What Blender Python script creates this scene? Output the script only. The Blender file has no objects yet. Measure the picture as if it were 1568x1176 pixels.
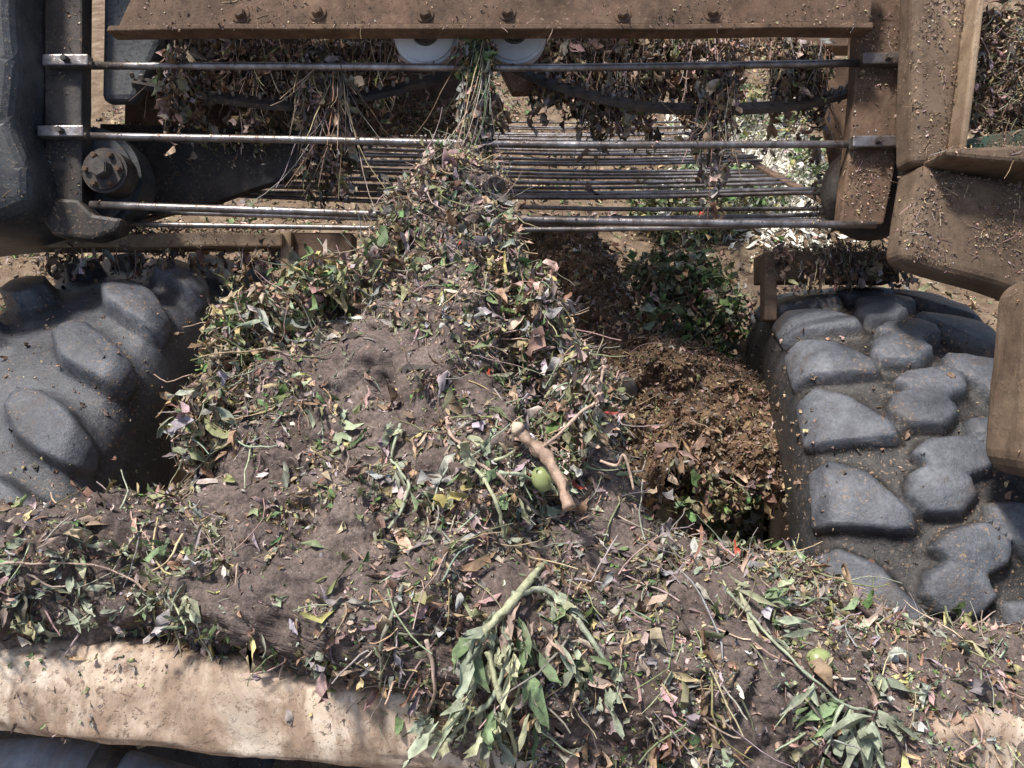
import bpy, bmesh, math, random
import numpy as np
from mathutils import Vector, Matrix, noise
from mathutils.bvhtree import BVHTree
random.seed(7); rng=np.random.default_rng(11)
scene=bpy.context.scene
PITCH=math.radians(40); HC=2.2
M=Matrix.Translation((0,0,HC))@Matrix.Rotation(-PITCH,4,'X')
G=np.array([0,math.sin(PITCH),-math.cos(PITCH)])   # gravity in the machine frame
UP=-G

# ---------------------------------------------------------------- materials
def newmat(name):
    m=bpy.data.materials.new(name); m.use_nodes=True
    nt=m.node_tree; b=nt.nodes['Principled BSDF']
    return m,nt,b
def N(nt,t,**kw):
    n=nt.nodes.new(t)
    for k,v in kw.items():
        if k in n.inputs: n.inputs[k].default_value=v
        else: setattr(n,k,v)
    return n
def noise_n(nt,scale,detail=6,rough=.6,dist=0,stretch=None):
    tc=nt.nodes.get('TC') 
    if not tc:
        tc=nt.nodes.new('ShaderNodeTexCoord'); tc.name='TC'
    n=nt.nodes.new('ShaderNodeTexNoise')
    n.inputs['Scale'].default_value=scale;n.inputs['Detail'].default_value=detail
    n.inputs['Roughness'].default_value=rough;n.inputs['Distortion'].default_value=dist
    if stretch:
        mp=nt.nodes.new('ShaderNodeMapping'); mp.inputs['Scale'].default_value=stretch
        nt.links.new(tc.outputs['Object'],mp.inputs['Vector']); nt.links.new(mp.outputs[0],n.inputs['Vector'])
    else: nt.links.new(tc.outputs['Object'],n.inputs['Vector'])
    return n.outputs['Fac']
def ramp(nt,fac,stops):
    r=nt.nodes.new('ShaderNodeValToRGB'); e=r.color_ramp.elements
    while len(e)<len(stops): e.new(.5)
    for i,(p,c) in enumerate(stops):
        e[i].position=p; e[i].color=(c[0],c[1],c[2],1) if not isinstance(c,(int,float)) else (c,c,c,1)
    nt.links.new(fac,r.inputs['Fac']); return r.outputs['Color']
def mix(nt,fac,a,b,mode='MIX'):
    m=nt.nodes.new('ShaderNodeMix'); m.data_type='RGBA'; m.blend_type=mode
    for s,v in ((m.inputs['Factor'],fac),(m.inputs[6],a),(m.inputs[7],b)):
        if isinstance(v,bpy.types.NodeSocket): nt.links.new(v,s)
        elif isinstance(v,(int,float)): s.default_value=v
        else: s.default_value=(*v,1)
    return m.outputs[2]
def bump(nt,b,h,strength,dist):
    n=nt.nodes.new('ShaderNodeBump'); n.inputs['Strength'].default_value=strength
    n.inputs['Distance'].default_value=dist
    nt.links.new(h,n.inputs['Height']); nt.links.new(n.outputs[0],b.inputs['Normal']); return n
def setc(nt,b,c): nt.links.new(c,b.inputs['Base Color'])

def grunge(name,c1,c2,c3,rough=.75,metal=0,sc=14,bs=.5,crumb=.5,crc=(.30,.21,.14),dirt=0,dc=(.09,.06,.04)):
    m,nt,b=newmat(name)
    base=ramp(nt,noise_n(nt,sc,8,.65,.3),[(.3,c1),(.5,c2),(.7,c3)])
    big=ramp(nt,noise_n(nt,3.5,4,.6),[(.35,.6),(.65,1.15)])
    base=mix(nt,1,base,big,'MULTIPLY')
    if dirt:
        dm=ramp(nt,noise_n(nt,6,10,.72,.6,(1.6,1,.7)),[(.44,0),(.56,dirt)])
        dcol=mix(nt,ramp(nt,noise_n(nt,45,6,.7),[(.35,0),(.65,1)]),dc,tuple(min(1,x*2.2) for x in dc))
        base=mix(nt,dm,base,dcol)
    cr=ramp(nt,noise_n(nt,130,4,.7),[(.56,0),(.62,1)])
    crm=ramp(nt,noise_n(nt,9,4,.6),[(.45,0),(.62,1)])
    f=mix(nt,1,cr,crm,'MULTIPLY')
    ff=mix(nt,1,f,(crumb,)*3,'MULTIPLY')
    setc(nt,b,mix(nt,ff,base,crc))
    b.inputs['Roughness'].default_value=rough; b.inputs['Metallic'].default_value=metal
    b.inputs['Specular IOR Level'].default_value=.3
    h=mix(nt,.5,noise_n(nt,60,8,.7),cr)
    bump(nt,b,h,bs,.004); return m

MAT={}
def soil(name,a,b_,c,spec=(.55,.49,.44)):
    m,nt,b=newmat(name)
    base=ramp(nt,noise_n(nt,7,10,.65,.4),[(.3,a),(.5,b_),(.72,c)])
    fine=ramp(nt,noise_n(nt,170,6,.75),[(.35,.55),(.5,1),(.66,1.5)])
    base=mix(nt,1,base,fine,'MULTIPLY')
    v=N(nt,'ShaderNodeTexVoronoi',feature='F1'); v.inputs['Scale'].default_value=210
    nt.links.new(nt.nodes['TC'].outputs['Object'],v.inputs['Vector'])
    sp=ramp(nt,v.outputs['Distance'],[(.12,1),(.24,0)])
    ms=ramp(nt,noise_n(nt,40,4,.7),[(.53,0),(.6,1)])
    f=mix(nt,1,sp,ms,'MULTIPLY')
    setc(nt,b,mix(nt,f,base,spec))
    b.inputs['Roughness'].default_value=.95
    b.inputs['Specular IOR Level'].default_value=.2
    h=mix(nt,.35,noise_n(nt,110,10,.75),noise_n(nt,28,8,.7,.5))
    bump(nt,b,h,.8,.016); return m
MAT['soil']=soil('packed_soil',(.115,.086,.074),(.195,.153,.134),(.33,.262,.222))
MAT['chaff']=soil('chaffy_soil',(.11,.07,.042),(.20,.13,.08),(.31,.215,.135),(.55,.42,.28))
MAT['ground']=soil('ground_soil',(.10,.068,.042),(.21,.15,.10),(.36,.28,.19),(.5,.42,.3))
MAT['rust']=grunge('rusty_steel',(.055,.034,.023),(.150,.092,.058),(.27,.175,.115),sc=18,crumb=.9,dirt=.85,dc=(.085,.054,.036))
MAT['dark']=grunge('dark_greasy_steel',(.024,.024,.025),(.06,.056,.054),(.15,.13,.11),rough=.5,sc=10,crumb=.8,dirt=.5,dc=(.07,.052,.04))
MAT['black']=grunge('black_paint_dusty',(.03,.034,.04),(.068,.075,.082),(.14,.148,.155),rough=.42,sc=7,crumb=.45,dirt=.6,dc=(.06,.06,.06))
MAT['beige']=grunge('faded_beige_paint',(.22,.15,.09),(.36,.26,.17),(.46,.35,.25),rough=.75,sc=9,crumb=.7,dirt=.7,dc=(.12,.08,.05))
MAT['brownp']=grunge('dusty_brown_paint',(.105,.072,.048),(.20,.14,.095),(.30,.22,.155),rough=.8,sc=8,crumb=.9,dirt=.85,dc=(.09,.062,.042))
MAT['cast']=grunge('cast_axle_paint',(.42,.30,.21),(.68,.55,.42),(.82,.73,.61),rough=.6,sc=12,crumb=.9,crc=(.22,.15,.11),dirt=.85,dc=(.19,.13,.09))
MAT['rod']=grunge('worn_steel_rod',(.14,.125,.12),(.36,.34,.34),(.6,.57,.57),rough=.38,metal=.75,sc=35,bs=.25,crumb=.6,dirt=.5)
MAT['belt']=grunge('rubber_belt',(.02,.02,.022),(.045,.043,.045),(.11,.10,.09),rough=.6,sc=22,dirt=.6,dc=(.07,.05,.035))
MAT['white']=grunge('white_plastic',(.72,.73,.76),(.82,.83,.85),(.85,.85,.87),rough=.4,sc=10,bs=.05,crumb=.12)
MAT['blue']=grunge('blue_grey_paint',(.13,.17,.22),(.24,.30,.37),(.42,.45,.5),rough=.5,sc=12,dirt=.5)
MAT['green']=grunge('green_paint',(.03,.06,.04),(.06,.12,.08),(.1,.15,.1),rough=.6,sc=12,dirt=.6)
def rubber():
    m,nt,b=newmat('dusty_tyre_rubber')
    at=N(nt,'ShaderNodeAttribute',attribute_name='lug')
    rub=ramp(nt,noise_n(nt,9,8,.65,.3),[(.3,(.042,.046,.054)),(.5,(.095,.102,.118)),(.72,(.20,.21,.232))])
    fine=ramp(nt,noise_n(nt,120,6,.8),[(.35,.65),(.6,1.15)])
    rub=mix(nt,1,rub,fine,'MULTIPLY')
    dirt=ramp(nt,noise_n(nt,60,8,.75),[(.40,(.012,.012,.012)),(.58,(.032,.029,.027)),(.72,(.12,.095,.075))])  # near-black tone between the lugs, with brown dirt flecks
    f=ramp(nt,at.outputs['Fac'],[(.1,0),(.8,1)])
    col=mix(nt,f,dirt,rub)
    mud=ramp(nt,noise_n(nt,14,9,.75,.5),[(.54,0),(.64,.7)])
    col=mix(nt,mud,col,(.085,.068,.056))
    cr=ramp(nt,noise_n(nt,150,3,.6),[(.60,0),(.65,1)])
    crm=ramp(nt,noise_n(nt,7,4,.6),[(.42,0),(.6,.9)])
    col=mix(nt,mix(nt,1,cr,crm,'MULTIPLY'),col,(.30,.20,.12))
    setc(nt,b,col)
    b.inputs['Roughness'].default_value=.46
    b.inputs['Specular IOR Level'].default_value=.55
    bump(nt,b,mix(nt,.4,noise_n(nt,45,9,.75),noise_n(nt,200,4,.7)),.6,.007)
    return m
MAT['rubber']=rubber()
def leafmat():
    m,nt,b=newmat('leaf_debris')
    at=N(nt,'ShaderNodeAttribute',attribute_name='Col')
    v=ramp(nt,noise_n(nt,90,6,.7),[(.3,.55),(.5,1.1),(.7,1.5)])
    c=mix(nt,1,at.outputs['Color'],v,'MULTIPLY')
    d=ramp(nt,noise_n(nt,35,5,.7),[(.5,0),(.7,.5)])
    setc(nt,b,mix(nt,d,c,(.23,.18,.155)))
    b.inputs['Roughness'].default_value=.58
    b.inputs['Specular IOR Level'].default_value=.4
    bump(nt,b,noise_n(nt,160,4,.7),.5,.003); return m
MAT['leaf']=leafmat()
def tomato(name,a,b_,c):
    m,nt,b=newmat(name)
    setc(nt,b,ramp(nt,noise_n(nt,22,5,.6),[(.3,a),(.6,b_),(.75,c)]))
    b.inputs['Roughness'].default_value=.35; return m
MAT['tomato']=tomato('green_tomato_skin',(.22,.26,.09),(.36,.41,.18),(.45,.45,.27))
MAT['redtom']=tomato('red_tomato_skin',(.40,.03,.02),(.55,.06,.03),(.55,.15,.05))

# ---------------------------------------------------------------- mesh helpers
def mkobj(name,verts,faces,mat,parent=None,smooth=True,attr=None,attrname='Col'):
    me=bpy.data.meshes.new(name)
    V=np.asarray(verts,dtype=np.float32); 
    if isinstance(faces,np.ndarray):
        k=faces.shape[1]; nf=len(faces)
        me.vertices.add(len(V)); me.vertices.foreach_set('co',V.ravel())
        me.loops.add(nf*k); me.loops.foreach_set('vertex_index',faces.astype(np.int32).ravel())
        me.polygons.add(nf); me.polygons.foreach_set('loop_start',np.arange(0,nf*k,k,dtype=np.int32))
        me.update(calc_edges=True); me.validate()
    else:
        me.from_pydata([tuple(v) for v in V],[],faces); me.update()
    me.materials.append(MAT[mat] if isinstance(mat,str) else mat)
    if smooth: me.polygons.foreach_set('use_smooth',np.ones(len(me.polygons),dtype=bool))
    if attr is not None:
        a=np.asarray(attr,dtype=np.float32)
        if a.ndim==1: a=np.stack([a,a,a],1)
        a=np.concatenate([a,np.ones((len(a),1),np.float32)],1)
        ca=me.color_attributes.new(attrname,'FLOAT_COLOR','POINT'); ca.data.foreach_set('color',a.ravel())
    ob=bpy.data.objects.new(name,me); scene.collection.objects.link(ob)
    if parent: ob.parent=parent
    return ob
def empty(name):
    e=bpy.data.objects.new(name,None); scene.collection.objects.link(e); return e
def bm_obj(name,bm,mat,parent,smooth=False):
    me=bpy.data.meshes.new(name); bm.to_mesh(me); bm.free()
    me.materials.append(MAT[mat]); 
    if smooth: me.polygons.foreach_set('use_smooth',np.ones(len(me.polygons),dtype=bool))
    ob=bpy.data.objects.new(name,me); scene.collection.objects.link(ob)
    if parent: ob.parent=parent
    return ob
def prism(name,poly,y0,y1,mat,parent=None,bev=.004,wob=.003,seg=2):
    """solid plate: outline in x,z (metres), thickness from y0 to y1"""
    bm=bmesh.new()
    a=[bm.verts.new((x,y0,z)) for x,z in poly]; b=[bm.verts.new((x,y1,z)) for x,z in poly]
    bm.faces.new(a); bm.faces.new(b[::-1]); n=len(a)
    for i in range(n): bm.faces.new((a[i],b[i],b[(i+1)%n],a[(i+1)%n]))
    bmesh.ops.recalc_face_normals(bm,faces=bm.faces)
    if bev: bmesh.ops.bevel(bm,geom=list(bm.edges),offset=bev,segments=seg,profile=.5,affect='EDGES',clamp_overlap=True)
    bmesh.ops.triangulate(bm,faces=[f for f in bm.faces if len(f.verts)>4])
    if wob:
        for _ in range(3):
            es=[e for e in bm.edges if e.calc_length()>.06]
            if not es: break
            bmesh.ops.subdivide_edges(bm,edges=es,cuts=1)
            bmesh.ops.triangulate(bm,faces=[f for f in bm.faces if len(f.verts)>4])
        for v in bm.verts:
            v.co+=noise.noise_vector(v.co*6)*wob
    ob=bm_obj(name,bm,mat,parent); 
    return ob
def box(name,x0,x1,y0,y1,z0,z1,mat,parent=None,bev=.004,wob=.002):
    return prism(name,[(x0,z0),(x1,z0),(x1,z1),(x0,z1)],y0,y1,mat,parent,bev,wob)
def tube(name,pts,r,mat,parent=None,sides=12,cap=True,lump=0,col=None):
    pts=[Vector(p) for p in pts]; n=len(pts)
    rs=r if isinstance(r,(list,tuple)) else [r]*n
    V=[];F=[]
    up=Vector((.13,.2,1)).normalized()
    for i,p in enumerate(pts):
        t=(pts[min(i+1,n-1)]-pts[max(i-1,0)]).normalized()
        a=t.cross(up)
        if a.length<.1: a=t.cross(Vector((1,0,0)))
        a.normalize(); b=t.cross(a)
        for k in range(sides):
            an=2*math.pi*k/sides
            rr=rs[i]*(1+lump*noise.noise((p+a*math.cos(an)*.05)*60))
            V.append(p+(a*math.cos(an)+b*math.sin(an))*rr)
    for i in range(n-1):
        for k in range(sides):
            F.append((i*sides+k,i*sides+(k+1)%sides,(i+1)*sides+(k+1)%sides,(i+1)*sides+k))
    if cap: F.append(tuple(range(sides))[::-1]); F.append(tuple((n-1)*sides+k for k in range(sides)))
    return mkobj(name,V,F,mat,parent,True,attr=([col]*len(V) if col else None))
def smoothpath(pts,n=8):
    P=[Vector(p) for p in pts]; out=[]
    for i in range(len(P)-1):
        p0=P[max(i-1,0)];p1=P[i];p2=P[i+1];p3=P[min(i+2,len(P)-1)]
        for k in range(n):
            t=k/n
            out.append(.5*((2*p1)+(p2-p0)*t+(2*p0-5*p1+4*p2-p3)*t*t+(3*p1-p0-3*p2+p3)*t**3))
    out.append(P[-1]); return out
def cyl(name,c,axis,r,h,mat,parent=None,sides=24,bev=.003):
    bm=bmesh.new()
    bmesh.ops.create_cone(bm,cap_ends=True,segments=sides,radius1=r,radius2=r,depth=h)
    if bev: bmesh.ops.bevel(bm,geom=[e for e in bm.edges if abs(e.verts[0].co.z-e.verts[1].co.z)<1e-5],offset=bev,segments=2,affect='EDGES')
    q=Vector((0,0,1)).rotation_difference(Vector(axis)).to_matrix().to_4x4()
    bm.transform(Matrix.Translation(c)@q)
    return bm_obj(name,bm,mat,parent)
def grid_faces(nr,nc,wrap_c=False,wrap_r=False):
    r=np.arange(nr if wrap_r else nr-1); c=np.arange(nc if wrap_c else nc-1)
    R,C=np.meshgrid(r,c,indexing='ij'); R=R.ravel();C=C.ravel()
    R2=(R+1)%nr;C2=(C+1)%nc
    return np.stack([R*nc+C,R*nc+C2,R2*nc+C2,R2*nc+C],1)
def fr(p,s,o=4,H=.8): return noise.fractal(Vector(p)*s,H,2.0,o)

# ---------------------------------------------------------------- debris builder
PAL={
 'pink':(.48,.345,.29),'tan':(.50,.375,.235),'grey':(.34,.30,.28),'brown':(.26,.165,.105),'dk':(.11,.082,.068),
 'olive':(.25,.26,.13),'sage':(.32,.35,.25),'green':(.14,.23,.08),'yel':(.50,.45,.19),'white':(.64,.59,.54),'red':(.42,.07,.04)}
def palette(n,w):
    ks=list(w); p=np.array([w[k] for k in ks],float); p/=p.sum()
    idx=rng.choice(len(ks),n,p=p); C=np.array([PAL[k] for k in ks])[idx]
    return C*rng.uniform(.6,1.3,(n,1))*rng.uniform(.88,1.12,(n,3))
MIXW=dict(pink=3.0,tan=2.4,grey=3.0,brown=2.4,dk=.9,olive=2,sage=2,green=1,yel=.45,white=.6,red=.025)
GREENW=dict(pink=2.6,tan=2.6,grey=1,brown=2,olive=3.2,sage=2.6,green=2.2,yel=1.1,red=.06)
DRYW=dict(pink=1.4,tan=1.8,grey=1,brown=5.5,dk=2,olive=.4,white=.2)
DARKW=dict(pink=1,tan=.6,grey=2,brown=2,dk=3,olive=1.2,green=1)
class Acc:
    def __init__(s): s.V=[];s.F=[];s.C=[];s.n=0
    def add(s,V,F,C):
        s.V.append(V);s.F.append(F+s.n);s.C.append(C);s.n+=len(V)
    def build(s,name,parent=None):
        return mkobj(name,np.concatenate(s.V),np.concatenate(s.F),'leaf',parent,True,np.concatenate(s.C))
def nrm(a): return a/np.maximum(np.linalg.norm(a,axis=-1,keepdims=True),1e-9)
def leaves(acc,P,Nn,L,W,C,bias=G,bw=.8,tilt=.45,curl=1.0,lift=.003,crump=.16):
    n=len(P)
    if n==0: return
    L=np.broadcast_to(L,(n,));W=np.broadcast_to(W,(n,))
    nn=nrm(Nn+rng.normal(0,tilt,(n,3)))
    d=bias*bw+rng.normal(0,.6,(n,3)); t=nrm(d-nn*(d*nn).sum(1,keepdims=True)); b=np.cross(nn,t)
    k=rng.normal(0,curl,n); k=np.where(abs(k)<.05,.05,k); fold=rng.uniform(-.3,1.2,n); tw=rng.normal(0,.7,n)
    V=np.zeros((n,5,3,3)); CC=np.zeros((n,5,3,3))
    prof=[.10,.75,1,.62,.04]
    for i in range(5):
        u=i/4
        al=(np.sin(k*u)/k*L)[:,None]; li=((1-np.cos(k*u))/k*L)[:,None]
        cen=P+nn*lift+t*al+nn*li
        ang=tw*u
        bb=b*np.cos(ang)[:,None]+nn*np.sin(ang)[:,None]; n2=nn*np.cos(ang)[:,None]-b*np.sin(ang)[:,None]
        for j in (-1,0,1):
            w=(W*.5*prof[i])[:,None]
            jit=rng.normal(0,1,(n,3))*(W*crump*(0 if i==0 else 1))[:,None]
            V[:,i,j+1]=cen+bb*j*w*np.cos(fold)[:,None]+n2*abs(j)*w*np.sin(fold)[:,None]+jit
            CC[:,i,j+1]=C*(.82 if j==0 else 1.05)*rng.uniform(.8,1.2,(n,1))
    f=grid_faces(5,3); F=(f[None]+(np.arange(n)*15)[:,None,None]).reshape(-1,4)
    acc.add(V.reshape(-1,3),F,CC.reshape(-1,3))
def stems(acc,P,Nn,L,r,C,bias=G,bw=.6,wig=.35,K=7,lift=.004,grav=0,sp=.6):
    n=len(P)
    if n==0: return
    L=np.broadcast_to(L,(n,)); r=np.broadcast_to(r,(n,))
    d=nrm(bias*bw+rng.normal(0,sp,(n,3))); d=nrm(d-Nn*(d*Nn).sum(1,keepdims=True)*.8)
    p=P+Nn*lift; V=np.zeros((n,K,4,3)); bendv=rng.normal(0,wig*.5,(n,3))
    for i in range(K):
        a=nrm(np.cross(d,np.array([.3,.5,.8]))); b=np.cross(d,a)
        rr=(r*(1-.5*i/K))[:,None]
        for q in range(4):
            an=q*math.pi/2; V[:,i,q]=p+(a*math.cos(an)+b*math.sin(an))*rr
        d=nrm(d+bendv*.5+rng.normal(0,wig*.5,(n,3))+G*grav); p=p+d*(L/(K-1))[:,None]
    f=grid_faces(K,4,wrap_c=True); F=(f[None]+(np.arange(n)*K*4)[:,None,None]).reshape(-1,4)
    acc.add(V.reshape(-1,3),F,np.repeat(C,K*4,0))
def sample(V,F,n,dens=None,facing=None):
    a,b,c,d=(V[F[:,i]] for i in range(4))
    cr=np.cross(c-a,d-b); ar=np.linalg.norm(cr,axis=1)+1e-12
    idx=rng.choice(len(F),n,p=ar/ar.sum()); s=rng.random((n,1));t=rng.random((n,1))
    P=(a[idx]*(1-s)+b[idx]*s)*(1-t)+(d[idx]*(1-s)+c[idx]*s)*t; NN=nrm(cr[idx])
    if facing is not None:
        fl=(NN*facing).sum(1)<0; NN[fl]*=-1
    if dens is not None:
        k=rng.random(n)<dens(P); P=P[k];NN=NN[k]
    return P,NN
def obfaces(ob):
    me=ob.data; me.calc_loop_triangles()
    V=np.zeros(len(me.vertices)*3,np.float32); me.vertices.foreach_get('co',V); V=V.reshape(-1,3).astype(float)
    T=np.zeros(len(me.loop_triangles)*3,np.int32); me.loop_triangles.foreach_get('vertices',T); T=T.reshape(-1,3)
    return V,np.concatenate([T,T[:,2:3]],1)
def dust(acc,ob,n,wts=dict(tan=2,pink=2,brown=4,dk=2,white=.3),L=(.0025,.008),thr=.35,stemfrac=.06):
    """crumbs and straws lying on the upward faces of a part"""
    V,F=obfaces(ob); a,b,c=V[F[:,0]],V[F[:,1]],V[F[:,2]]
    cr=np.cross(b-a,c-a); ar=np.linalg.norm(cr,axis=1)+1e-12; nn=cr/ar[:,None]
    w=ar*np.clip((nn@UP)-thr+.1,0.0,1)
    if w.sum()<=0: return
    idx=rng.choice(len(F),n,p=w/w.sum()); s=rng.random((n,1));t=rng.random((n,1)); fl=(s+t)>1; s=np.where(fl,1-s,s);t=np.where(fl,1-t,t)
    P=a[idx]+(b-a)[idx]*s+(c-a)[idx]*t; NN=nn[idx]
    pn=np.array([fr(p,12,2) for p in P]); k=rng.random(n)<np.clip(.4+1.3*pn,.05,1); P=P[k];NN=NN[k];n=len(P)
    l=rng.uniform(*L,n); leaves(acc,P,NN,l,l*rng.uniform(.3,.8,n),palette(n,wts),bw=.2,lift=.001)
    m=int(n*stemfrac); l=rng.uniform(.01,.035,m)
    stems(acc,P[:m],NN[:m],l,.0007,palette(m,wts),bw=.2,K=5,lift=.001)

# ---------------------------------------------------------------- central soil mound over drive housing
tab=np.array([ # z, xL, xR, y
 (.470,-.135,-.105,1.53),(.4375,-.165,-.080,1.50),(.365,-.222,-.046,1.47),(.243,-.248,-.016,1.40),(.216,-.310,-.004,1.38),
 (.130,-.465,.040,1.32),(.028,-.500,.115,1.22),(-.058,-.478,.135,1.13),(-.134,-.470,.142,1.06),(-.18,-.515,.158,1.02),
 (-.224,-.58,.180,.99),(-.274,-.64,.25,.96),(-.300,-.60,.42,.945),(-.345,-.40,.50,.93),(-.39,-.24,.60,.925),(-.441,-.18,.60,.925),(-.60,-.15,.6,.97)])
nr,nc=340,300
zz=np.linspace(tab[0,0],tab[-1,0],nr)
def it(col): 
    v=np.interp(-zz,-tab[:,0],tab[:,col]); k=np.hanning(21); k/=k.sum()
    vp=np.pad(v,10,mode='edge'); return np.convolve(vp,k,'valid')
xl,xr,yc=it(1),it(2),it(3)
V=np.zeros((nr,nc,3))
for i in range(nr):
    xc=(xl[i]+xr[i])/2; hw=(xr[i]-xl[i])/2*1.10; dp=min(hw*.95,.30)
    for j in range(nc):
        a=-1+2*j/(nc-1); ph=a*math.radians(112)
        x=xc+hw*math.sin(ph); y=yc[i]+dp*(1-math.cos(ph))**1.15; z=zz[i]
        h=.040*fr((x,y,z),5,3)+.024*fr((x+3,y,z),14,3)+.007*fr((x,y+5,z),55,4)
        h+=.045*math.exp(-((x+.10-.25*max(0,.1-z))/.07)**2)*(1 if z>-.1 else max(0,1+(z+.1)/.15))
        h-=.035*math.exp(-(((x+.30)/.06)**2+((z-.10)/.10)**2))
        h-=.026*math.exp(-(((x-.04)/.05)**2+((z+.03)/.12)**2))
        d=Vector((math.sin(ph),-math.cos(ph)*.8,.25)).normalized()
        V[i,j]=Vector((x,y,z))+d*h
V=V.reshape(-1,3); F=grid_faces(nr,nc)
moundV,moundF=V,F
mound=mkobj('soil_mound',V,F,'soil')
nr2,nc2=440,110
xs=np.linspace(-1.15,1.2,nr2); Vb=np.zeros((nr2,nc2,3))
kx=[-1.15,-.62,-.35,-.12,0,.3,.42,.55,.75,1.2]; kz=[-.235,-.24,-.270,-.32,-.36,-.43,-.475,-.50,-.505,-.505]; kr=[.078,.085,.095,.125,.16,.155,.15,.15,.15,.15]; ky=[1.06,1.06,1.07,1.09,1.10,1.11,1.12,1.12,1.12,1.12]
for i,x in enumerate(xs):
    z0=np.interp(x,kx,kz);r0=np.interp(x,kx,kr);y0=np.interp(x,kx,ky)
    for j in range(nc2):
        an=2*math.pi*j/nc2; dy,dz=-math.cos(an),math.sin(an)
        p=(x,y0+dy*r0,z0+dz*r0)
        h=.035*fr(p,6,3)+.015*fr((p[0]+9,p[1],p[2]),20,4)+.006*fr(p,70,3)
        Vb[i,j]=(x,y0+dy*(r0+h),z0+dz*(r0+h))
bankV=Vb.reshape(-1,3); bankF=grid_faces(nr2,nc2,wrap_c=True)
bank=mkobj('soil_bank',bankV,bankF,'soil')
allV=np.concatenate([moundV,bankV]); allF=np.concatenate([moundF,bankF+len(moundV)])
bvh=BVHTree.FromPolygons([Vector(v) for v in allV],[tuple(int(q) for q in f) for f in allF])
def settle(x,z,off=0.0):
    h=bvh.ray_cast(Vector((x,0,z)),Vector((0,1,0)))
    return Vector((x,(h[0].y if h[0] else 1.1)-off,z))

def patch(P):
    return np.array([fr(p,11,3) for p in P])
def dens(P):
    x,z=P[:,0],P[:,2]; d=.52+.95*patch(P)
    d+=np.where(z>.13,.35,0); 
    d+=.7*np.exp(-(((x+.42)/.11)**2+((z-.05)/.16)**2))
    d+=.45*np.exp(-(((x-.02)/.14)**2+((z+.25)/.2)**2))
    d+=.5*np.exp(-(((x-.06)/.08)**2+((z-.08)/.2)**2))
    d-=.75*np.exp(-(((x+.23)/.10)**2+((z+.0)/.09)**2))
    d-=.6*np.exp(-(((x+.33)/.10)**2+((z+.26)/.06)**2))
    d-=.35*np.exp(-(((x+.08)/.06)**2+((z-.06)/.07)**2))
    d-=.5*np.exp(-(((x-.16)/.07)**2+((z+.22)/.06)**2))
    return np.clip(d,.07,1)
def dens2(P): return np.clip(.5+.9*patch(P),.1,1)
F_=np.array([0,-1,.4])
acc=Acc()
for (V_,F0,df,n1) in ((moundV,moundF,dens,1.0),(bankV,bankF,dens2,.8)):
    P,Nn=sample(V_,F0,int(22000*n1),df,F_); n=len(P); l=np.clip(rng.gamma(4,.0066,n),0,.050)
    C=palette(n,MIXW); gm=rng.random(n)<np.clip(.7*np.exp(-(((P[:,0]+.43)/.12)**2+((P[:,2]-.05)/.14)**2)),0,1); C[gm]=palette(gm.sum(),GREENW)
    leaves(acc,P,Nn,l,l*rng.uniform(.14,.36,n),C,curl=1.5,tilt=.42,crump=.24,lift=.002)
    P,Nn=sample(V_,F0,int(46000*n1),df,F_); n=len(P); l=rng.gamma(3,.0026,n)
    leaves(acc,P,Nn,l,l*rng.uniform(.3,.8,n),palette(n,MIXW),bw=.2,curl=.8,tilt=.3,lift=.001)
    P,Nn=sample(V_,F0,int(5600*n1),df,F_); n=len(P); l=rng.gamma(4,.014,n)
    stems(acc,P,Nn,l,rng.uniform(.0006,.0019,n),palette(n,dict(pink=2,tan=2,olive=2,sage=2,grey=2)),lift=.003)
def clump(acc,c,rad,n,wts,L=.03,bias=G,bw=.6,tilt=1.0,stem=.25,asp=(.2,.45)):
    d=nrm(rng.normal(0,1,(n,3))); P=np.array(c)+d*np.array(rad)*(rng.random((n,1))**.35)
    l=np.clip(rng.gamma(5,L/5,n),0,L*1.9); leaves(acc,P,d,l,l*rng.uniform(asp[0],asp[1],n),palette(n,wts),bias=bias,bw=bw,tilt=tilt,curl=1.4,crump=.2)
    m=int(n*stem); l=rng.gamma(5,L*1.6/5,m)
    stems(acc,P[:m],d[:m],l,rng.uniform(.0007,.0016,m),palette(m,dict(tan=2,olive=2,sage=2,pink=1)),bias=bias,bw=bw,K=6)
for c,r,n,w in [((-.42,1.33,.12),(.09,.06,.05),420,GREENW),((-.46,1.30,.03),(.055,.06,.09),420,GREENW),((-.33,1.34,.18),(.07,.05,.04),240,GREENW),
    ((-.47,1.20,-.06),(.045,.06,.08),260,MIXW),((-.13,1.46,.40),(.035,.03,.05),260,MIXW),((-.20,1.42,.28),(.03,.04,.07),220,MIXW),((-.12,1.42,.30),(.06,.03,.10),320,MIXW),
    ((-.01,1.36,.22),(.03,.05,.09),260,MIXW),((.05,1.28,.10),(.04,.05,.10),340,MIXW),((.10,1.15,-.02),(.04,.05,.08),260,MIXW),((-.23,1.36,.20),(.04,.03,.06),160,GREENW)]:
    clump(acc,c,r,int(n*1.3),w,L=.028,stem=.15,bw=1.0)
acc.build('plant_debris')

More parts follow.
